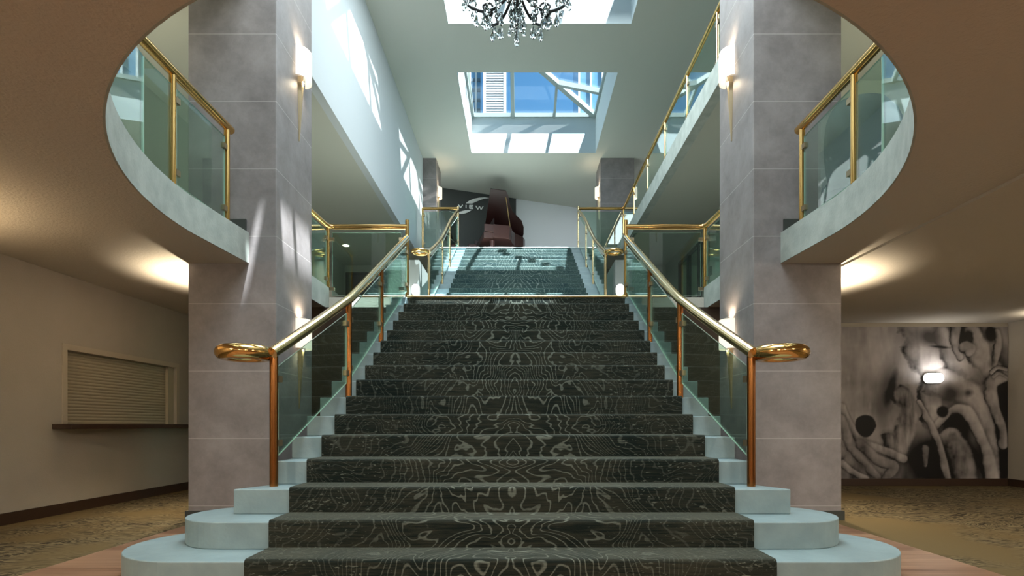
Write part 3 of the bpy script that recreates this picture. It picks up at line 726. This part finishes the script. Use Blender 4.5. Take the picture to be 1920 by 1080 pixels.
# ------------------------------------------------------------------ mural: a framed-edge-less photo print of driftwood
def mural_mesh(x0, x1, z0, z1, y):
    W, H = 330, 250
    uu, vv = np.meshgrid(np.linspace(-330, 1148, W), np.linspace(1030, 25, H))   # crop pixel coordinates
    rng = np.random.RandomState(3)
    def noise(fx, fy, oct_=4, seed=0):
        r = np.random.RandomState(seed); out = np.zeros_like(uu); amp = 1; tot = 0
        for o in range(oct_):
            gx, gy = int(fx * 2 ** o) + 2, int(fy * 2 ** o) + 2; g = r.rand(gy + 1, gx + 1)
            px = (uu + 330) / 1478 * (gx - 1); py = (vv - 25) / 1005 * (gy - 1); ix = px.astype(int); iy = py.astype(int); tx = px - ix; ty = py - iy
            tx = tx * tx * (3 - 2 * tx); ty = ty * ty * (3 - 2 * ty)
            out += amp * ((g[iy, ix] * (1 - tx) + g[iy, ix + 1] * tx) * (1 - ty) + (g[iy + 1, ix] * (1 - tx) + g[iy + 1, ix + 1] * tx) * ty); tot += amp; amp *= .55
        return out / tot
    n1 = noise(5, 5, 4, 1); n2 = noise(40, 7, 3, 2); n3 = noise(14, 12, 4, 5)
    img = .36 + .30 * (n1 - .5) + .16 * (n2 - .5) + .10 * (n3 - .5)
    img += .07 * np.exp(-((uu - 250) ** 2 + (vv - 200) ** 2) / 260 ** 2)
    img -= .13 * np.clip((vv - 700) / 330, 0, 1)
    wx = uu + 26 * (n3 - .5); wy = vv + 26 * (n1 - .5)
    def blob(cx, cy, rx, ry, val, ang=0, soft=.15):
        nonlocal img
        a = R(ang); dx = wx - cx; dy = wy - cy; p = (dx * math.cos(a) + dy * math.sin(a)) / rx; q = (-dx * math.sin(a) + dy * math.cos(a)) / ry
        d = np.sqrt(p * p + q * q); m_ = np.clip((1 + soft - d) / (2 * soft), 0, 1); img = img * (1 - m_) + val * m_
    def limb(pts, w0, w1, b, dark=.10, tex=.14):
        """a wooden limb: lit on one flank, dark on the other"""
        nonlocal img
        P = [np.array(p[:2], float) for p in smoothpath([(a, c, 0) for a, c in pts], 6)]
        best = np.full(uu.shape, 9.0); sd = np.zeros_like(uu)
        n = len(P) - 1
        for i in range(n):
            a, c = P[i], P[i + 1]; d = c - a; L2 = (d ** 2).sum() + 1e-6
            tt = np.clip(((wx - a[0]) * d[0] + (wy - a[1]) * d[1]) / L2, 0, 1); qx = wx - a[0] - d[0] * tt; qy = wy - a[1] - d[1] * tt
            w = 1.22 * (w0 + (w1 - w0) * (i + tt) / n) * (.85 + .5 * (n1 - .3)); r = np.hypot(qx, qy) / w; s_ = (d[0] * qy - d[1] * qx) / math.sqrt(L2) / w
            m_ = r < best; best = np.where(m_, r, best); sd = np.where(m_, s_, sd)
        m_ = np.clip((1.12 + 1.0 * (n3 - .5) - best) / .30, 0, 1); shade_ = b * (.95 - .35 * sd - .45 * best ** 4) + tex * 1.3 * (n2 - .5) + .22 * (n3 - .5) + .12 * (n1 - .5)
        edge = np.clip((1.7 - best) / .7, 0, 1); img = img * (1 - .34 * edge) + dark * .34 * edge
        img = img * (1 - m_) + shade_ * m_
    blob(330, 470, 60, 190, .12, 12, .7); blob(360, 430, 25, 100, .04, 15, .5)
    blob(700, 900, 330, 190, .05, 0, .4); blob(1090, 620, 120, 420, .05, 0, .3); blob(860, 90, 130, 130, .05, 0, .3)
    blob(1100, 930, 70, 120, .02, 0, .3); blob(800, 690, 110, 110, .05, 0, .3)
    limb([(560, 30), (600, 200), (650, 330), (640, 470), (640, 640)], 120, 55, .42, .14)
    limb([(690, 60), (760, 200), (850, 310), (960, 330), (1060, 300)], 55, 60, .38)
    blob(620, 90, 80, 55, .12, 20, .5); blob(690, 155, 60, 8, .05, 5, .5)
    limb([(800, 30), (790, 130), (830, 230)], 32, 18, .30, .04); limb([(900, 60), (960, 190), (1000, 300)], 62, 55, .36, .05)
    limb([(1075, 60), (1085, 150), (1050, 270)], 24, 22, .34, .03); blob(1030, 70, 40, 60, .03, 0, .3); blob(880, 95, 32, 50, .02, 0, .3)
    limb([(860, 150), (900, 170), (890, 200)], 35, 20, .26, .04)
    limb([(700, 420), (850, 470), (960, 600), (1010, 740), (1040, 1030)], 85, 45, .34, .06)
    blob(760, 470, 60, 55, .10, 10, .6); blob(880, 470, 30, 22, .12, 0, .6)
    limb([(1150, 330), (1040, 400), (1060, 560), (1110, 680), (1115, 810)], 40, 26, .33, .03)
    limb([(1140, 300), (1080, 290), (1040, 330)], 14, 12, .34, .04); limb([(1148, 360), (1090, 330), (1050, 360)], 10, 10, .30, .04)
    limb([(660, 690), (720, 620), (770, 570), (880, 600), (960, 740), (1020, 900), (1040, 1040)], 20, 40, .40, .03)
    limb([(690, 790), (770, 770), (840, 860), (860, 1040)], 36, 70, .27, .05); limb([(780, 850), (830, 930), (840, 1040)], 70, 80, .24, .04)
    limb([(550, 520), (620, 660), (690, 830), (740, 1040)], 16, 26, .35, .03); limb([(590, 830), (590, 940)], 26, 12, .22, .04)
    blob(705, 585, 34, 42, .035, 0, .2)
    limb([(430, 470), (470, 560), (460, 700), (400, 830)], 55, 60, .26, .09, .3); limb([(340, 760), (345, 820)], 36, 30, .14, .03, .3)
    limb([(30, 560), (90, 700), (180, 800), (300, 840), (440, 905)], 26, 24, .31, .05, .25); limb([(20, 640), (80, 800), (200, 950), (270, 1030)], 30, 26, .27, .04)
    limb([(150, 800), (260, 900), (380, 960), (300, 1040)], 30, 24, .24, .04); limb([(20, 920), (100, 980), (190, 1030)], 22, 20, .34, .03)
    limb([(-300, 500), (-150, 700), (10, 860)], 50, 40, .25, .05)
    blob(188, 682, 70, 76, .012, 0, .07)
    img = np.clip(((img - .2) * 1.3 + .17) * .82, .006, .5)
    mb = MB(); vs = []
    xs = np.linspace(x0, x1, W); zs = np.linspace(z0, z1, H)
    me = bpy.data.meshes.new('print')
    verts = [(x, y, z) for z in zs for x in xs]
    faces = [(j * W + i, j * W + i + 1, (j + 1) * W + i + 1, (j + 1) * W + i) for j in range(H - 1) for i in range(W - 1)]
    me.from_pydata(verts, [], faces)
    at = me.color_attributes.new('tone', 'FLOAT_COLOR', 'POINT')
    f = img.reshape(-1); c = np.stack([f * 1.0, f * .93, f * .92, np.ones_like(f)], 1); at.data.foreach_set('color', c.reshape(-1).astype(np.float32))
    return me
m = mat('mural_print', (.3, .3, .3), .55, spec=.3); n, l, b = nodes_of(m)
an = n.new('ShaderNodeVertexColor'); an.layer_name = 'tone'; l.new(an.outputs[0], b.inputs['Base Color'])
mx0, mx1 = 7.388 - 2.49 * 1478 / 1118, 7.388
mu = thing('mural', 'large black and white photo mural of twisted driftwood on the back wall', 'mural', (6.1, 8.49, 1.2))
me = mural_mesh(mx0, mx1, .112, 2.395, 8.474); me.materials.append(m); o = bpy.data.objects.new('print', me); COL.objects.link(o); o.parent = mu; me.transform(Matrix.Translation(-Vector(mu.location)))
MB().box(mx0, mx1, 8.4755, 8.489, .112, 2.395).build('backing', 'dark_panel', mu)
oval_light((1749 - 976) * 8.45 / F + CX, 8.473, .916 + (797 - 709) * 8.45 / F, .28, .15, 'bright sideways oval light on the driftwood mural')
lamp('AREA', 'mural_light', ((1749 - 976) * 8.45 / F + CX, 8.36, 1.62), 5, (1, .95, .88), (0, .7, .7), shape='RECTANGLE', size=.25, size_y=.12)
for x_, y_ in ((-4.45, .6), (-3, -3.3), (0, -3.3), (3, -3.3), (7.2, 2.5)):  # unseen upward fill lamps added to brighten the hall soffit
    lamp('SPOT', 'hall_uplight_fill', (x_, y_, 1.9), 80, (1, .84, .62), (0, 0, 1), spot_size=R(160), spot_blend=.6, shadow_soft_size=.05)
for x_ in (-4.2, 4.5):
    lamp('SPOT', 'mezzanine_wall_light', (x_, 5.0, 3.9), 60, (1, .90, .66), (0, .2, 1), spot_size=R(165), spot_blend=.6, shadow_soft_size=.05)
# right wall sconce out of frame, grazing the ceiling
lamp('SPOT', 'right_wall_light', (7.25, 7.5, 2.22), 22, (1, .85, .65), (0, 0, 1), spot_size=R(150), spot_blend=.5, shadow_soft_size=.04)
lamp('SPOT', 'left_wall_light', (-4.45, 3.6, 1.9), 70, (1, .72, .42), (.1, 0, 1), spot_size=R(150), spot_blend=.6, shadow_soft_size=.04)

# ------------------------------------------------------------------ mezzanine details
t = thing('doorway', 'dark open doorway at the back of the left mezzanine', 'doorway', (-4.1, 15.1, ZL))
MB().box(-4.62, -4.55, 15.05, 15.10, ZL, 5.0).box(-3.65, -3.58, 15.05, 15.10, ZL, 5.0).box(-4.62, -3.58, 15.05, 15.10, 4.93, 5.0).build('frame', 'dark_wood', t)
MB().box(-4.55, -3.65, 15.07, 15.098, ZL, 4.93).build('door_leaf', 'panel_wood', t)
t = thing('ceiling_downlight', 'small round white downlight in the ceiling of the left mezzanine', 'downlight', (-4.1, 13.4, 5.2))
MB().lathe([(.10, 0), (.10, -.012), (.075, -.012)], (-4.1, 13.4, 5.2), 24).build('trim_ring', 'white_paint', t)
MB().lathe([(.07, -.013), (.07, -.018), (.02, -.02)], (-4.1, 13.4, 5.2), 24).build('lens', 'lamp_warm', t)
lamp('SPOT', 'mezzanine_light', (-4.1, 13.4, 5.15), 40, (1, .9, .75), (0, 0, -1), spot_size=R(120), spot_blend=.6, shadow_soft_size=.07)
t = thing('glazed_screen', 'dark framed glass doors in the right mezzanine wall', 'glass door', (3.97, 12.8, ZL))
for y0 in (11.6, 12.35, 13.15):
    y1 = y0 + .78
    mb = MB(); w = .07; mb.box(3.95, 4.02, y0, y0 + w, ZL, 4.92); mb.box(3.95, 4.02, y1 - w, y1, ZL, 4.92); mb.box(3.95, 4.02, y0, y1, 4.85, 4.92); mb.box(3.95, 4.02, y0, y1, ZL, ZL + .1)
    f = mb.build('door_frame', 'black_stone', t); MB().box(3.98, 3.99, y0 + w, y1 - w, ZL + .1, 4.85).build('pane', 'rail_glass', f)
struct(MB().box(5.0, 5.1, 10, 15.2, ZL, 5.2), 'wall_right_mezzanine', 'mezz_wall')
t = thing('wall_phone', 'small dark wall phone on the right mezzanine wall beyond the landing railing', 'phone', (3.94, 9.0, 3.6))
for_y = 3.895 * F / (1334 - 976)
MB().box(3.90, 3.95, for_y - .06, for_y + .06, .916 + (797 - 516) * for_y / F, .916 + (797 - 505) * for_y / F + .05).build('handset', 'black_stone', t, bevel=.01)
# a dark upholstered tub chair on the right of the balcony
t = thing('lounge_chair', 'dark rounded high-back lounge chair behind the right balcony railing', 'chair', (3.08, 5.0, ZL))
mb = MB(); cx_, cy_ = 3.08, 5.0
# curved shell back
ring = []
for dz in range(9):
    zz = ZL + .33 + .80 * dz / 8; w_ = .37 * (1 - .25 * abs(dz / 8 - .45) ** 1.5 * 2) * (1 if dz < 7 else (.93 if dz == 7 else .72))
    ring.append([(cx_ + w_ * math.cos(R(190 + 160 * i / 14)), cy_ + .75 * w_ * math.sin(R(190 + 160 * i / 14)), zz) for i in range(15)])
V = [[mb.bm.verts.new(p) for p in r_] for r_ in ring]
for a_, b_ in zip(V, V[1:]):
    for i in range(14): mb._f([a_[i], a_[i + 1], b_[i + 1], b_[i]])
o = mb.build('backrest', 'chair_cloth', t, smooth=True); sm = o.modifiers.new('thick', 'SOLIDIFY'); sm.thickness = .05
MB().lathe([(.26, .0), (.30, .05), (.30, .12), (.25, .15)], (cx_, cy_ + .03, ZL + .30), 24).build('seat', 'chair_cloth', t, smooth=True)
for a in (45, 135, 225, 315): MB().tube([(cx_ + .2 * math.cos(R(a)), cy_ + .03 + .2 * math.sin(R(a)), ZL + .31), (cx_ + .26 * math.cos(R(a)), cy_ + .03 + .26 * math.sin(R(a)), ZL)], .016, 8).build('leg', 'steel', t)

# ------------------------------------------------------------------ upper floor: dark wall with sign, piano
fo = -nn
def wp(px, py, off=0.0):
    """point on the oblique wall plane seen at a pixel of the photograph"""
    ax, az = (px - 976) / F, (797 - py) / F
    # (CX + ax*Y, Y) on line p0 + d*t (+ off)
    q0 = p0 + fo * off
    A = np.array([[ax, -d.x], [1.0, -d.y]]); rhs = np.array([q0.x - CX, q0.y]); Y, tt = np.linalg.solve(A, rhs)
    return Vector((CX + ax * Y, Y, EYE + az * Y))
t = thing('sign_wall_panel', 'dark charcoal wall panel behind the piano carrying the white sign', 'wall panel', tuple(wp(880, 460)))
a = wp(800, 400); b2 = wp(967, 400)
mb = MB(); th = .03
mb.prism([(a.x, a.y), (b2.x, b2.y), (b2.x + fo.x * th, b2.y + fo.y * th), (a.x + fo.x * th, a.y + fo.y * th)], ZU, CEIL - .001)
mb.build('panel', 'dark_panel', t)
t = thing('wall_sign', 'white sign lettering VIEW between two swooshes on the dark wall', 'sign', tuple(wp(884, 388, .04)))
def poly_on_wall(pts, name):
    mb = MB(); P = [wp(x, y, .035) for x, y in pts]; mb.extr(P, (fo.x * .02, fo.y * .02, 0)); bmesh.ops.triangulate(mb.bm, faces=[f for f in mb.bm.faces if len(f.verts) > 4]); mb.build(name, 'sign_white', t)
up = [(873, 381.5), (879, 377), (888, 373), (898, 371), (908, 370.3), (917, 371.5), (906, 373), (897, 376), (890, 379.5), (885, 382)]
lo = [(843, 396.5), (850, 399), (857, 399.5), (864, 397), (872, 394.5), (884, 394), (878, 398), (870, 400.8), (861, 401.2), (852, 400.2)]
poly_on_wall(up, 'swoosh'); poly_on_wall(lo, 'swoosh')
def letter(strokes, name):
    mb = MB()
    for (x0, y0), (x1, y1) in strokes:
        A, B = wp(x0, y0, .035), wp(x1, y1, .035); mb.bar(A, B, .028, .02, up=(fo.x, fo.y, 0))
    mb.build(name, 'sign_white', t)
letter([((859.5, 384), (863.5, 389.5)), ((863.5, 389.5), (867.5, 384.2))], 'letter_v')
letter([((873.8, 384.4), (873.8, 390.3))], 'letter_i')
letter([((880.5, 384.8), (880.5, 391)), ((880.5, 385), (887, 385.3)), ((880.5, 388), (886, 388.2)), ((880.5, 390.8), (887, 391.2))], 'letter_e')
letter([((892, 386), (896, 392.4)), ((896, 392.4), (899, 387)), ((899, 387), (902, 392.8)), ((902, 392.8), (906, 386.6))], 'letter_w')

# grand piano: local u along the length (keyboard to tail), v across (spine to curved side)
PO = Vector((-1.05, 14.95, ZU)); ang = R(15)
U = Vector((math.cos(ang), math.sin(ang), 0)); Vv = Vector((math.sin(ang), -math.cos(ang), 0))   # v points to the camera
PB = PO + Vector((0, 1.55, 0))
gp = thing('grand_piano', 'dark red-brown grand piano with raised lid in front of the dark wall', 'piano', tuple(PB))
def pp(u, v, z): return PB + U * u * .62 + Vv * v + Vector((0, 0, z * 1.06))
outline = [(0, 0), (1.75, 0), (1.88, .10), (1.90, .30), (1.84, .50), (1.68, .68), (1.42, .80), (1.18, .92), (.98, 1.12), (.84, 1.36), (.70, 1.47), (0, 1.48)]
MB().extr([pp(u, v, .62) for u, v in outline], (0, 0, .36)).build('case', 'piano_wood', gp, bevel=.012)
MB().extr([pp(u, v, .60) for u, v in ((-.42, 0.02), (0, 0.02), (0, 1.46), (-.42, 1.46))], (0, 0, .16)).build('key_bed', 'piano_wood', gp, bevel=.01)
for v0 in (0, 1.42): MB().extr([pp(u, v, .76) for u, v in ((-.40, v0), (0, v0), (0, v0 + .06), (-.40, v0 + .06))], (0, 0, .20)).build('arm', 'piano_wood', gp, bevel=.01)
MB().extr([pp(u, v, .762) for u, v in ((-.38, .08), (-.22, .08), (-.22, 1.40), (-.38, 1.40))], (0, 0, .02)).build('keyboard', 'ivory', gp)
MB().extr([pp(u, v, .98) for u, v in ((.10, .2), (.13, .2), (.13, 1.2), (.10, 1.2))], (0, 0, .24)).build('music_desk', 'piano_lacquer', gp)
la = R(43)                                          # lid opened about the spine
mb = MB(); pl = [pp(u + .0, v * math.cos(la), .985 + v * math.sin(la)) for u, v in outline]
mb.extr(pl, tuple(Vector((0, 0, .02)))); mb.build('lid', 'piano_lacquer', gp)
MB().tube([pp(.9, 1.12, .98), pp(.75, 1.30 * math.cos(la), .985 + 1.30 * math.sin(la))], .012, 8).build('lid_prop', 'brass_dull', gp)
for u, v in ((.0, .14), (.0, 1.32), (1.6, .35)):
    c = pp(u, v, 0); MB().lathe([(.03, .0), (.035, .06), (.045, .1), (.05, .35), (.075, .62)], tuple(c), 12).build('leg', 'piano_wood', gp, smooth=True)
MB().bar(pp(.35, .62, .62), pp(.35, .62, .08), .03, .02).bar(pp(.35, .86, .62), pp(.35, .86, .08), .03, .02).bar(pp(.35, .55, .08), pp(.35, .93, .08), .10, .05).build('pedal_lyre', 'piano_wood', gp)
t = thing('piano_bench', 'dark piano bench in front of the keyboard', 'bench', tuple(pp(-.8, .7, 0)))
MB().extr([pp(u, v, .42) for u, v in ((-1.0, .3), (-.62, .3), (-.62, 1.15), (-1.0, 1.15))], (0, 0, .10)).build('seat', 'piano_lacquer', t, bevel=.02)
for u, v in ((-.97, .34), (-.66, .34), (-.97, 1.11), (-.66, 1.11)): MB().bar(pp(u, v, 0), pp(u, v, .42), .05, .05, up=(1, 0, 0)).build('leg', 'piano_lacquer', t)

# ------------------------------------------------------------------ buildings seen through the skylight
def tower(label, x0, x1, y, z0, z1, kind):
    t = thing('tower', label, 'building', ((x0 + x1) / 2, y, z0))
    if kind == 'louvre':
        MB().box(x0, x1, y + .3, y + 3, z0, z1).build('wall', 'tower_grey', t)
        MB().box(x0, x0 + .16, y, y + .3, z0, z1).box(x1 - .14, x1, y, y + .3, z0, z1).build('corner_post', 'tower_white', t)
        zz = 12.0
        mb = MB()
        while zz < 22: mb.box(x0 + .16, x1 - .14, y + .02, y + .22, zz, zz + .06); zz += .135
        mb.build('louvre', 'tower_white', t)
    else:
        MB().box(x0, x1, y, y + 3, z0, z1).build('wall', 'tower_glass', t)
        mb = MB(); xx = x0
        while xx < x1: mb.box(xx, xx + .10, y - .15, y, z0, z1); xx += (.62 if kind == 'fins' else .33)
        mb.build('fin', 'tower_white', t)
        if kind == 'grid':
            mb = MB(); zz = z0
            while zz < z1: mb.box(x0, x1, y - .06, y - .0, zz, zz + .16); zz += .55
            mb.build('floor_band', 'tower_grey', t)
mat('tower_glass', (.10, .22, .36), .08, spec=1.0)
tower('white louvred tower block seen through the skylight', -1.95, -.72, 30, 0, 23.0, 'louvre')
tower('bluish gridded glass tower left of the louvred block seen through the skylight', -3.1, -2.15, 31, 0, 23, 'grid')
tower('blue glass tower with thin white fins at the right of the skylight', 3.12, 5.6, 30, 0, 23, 'fins')
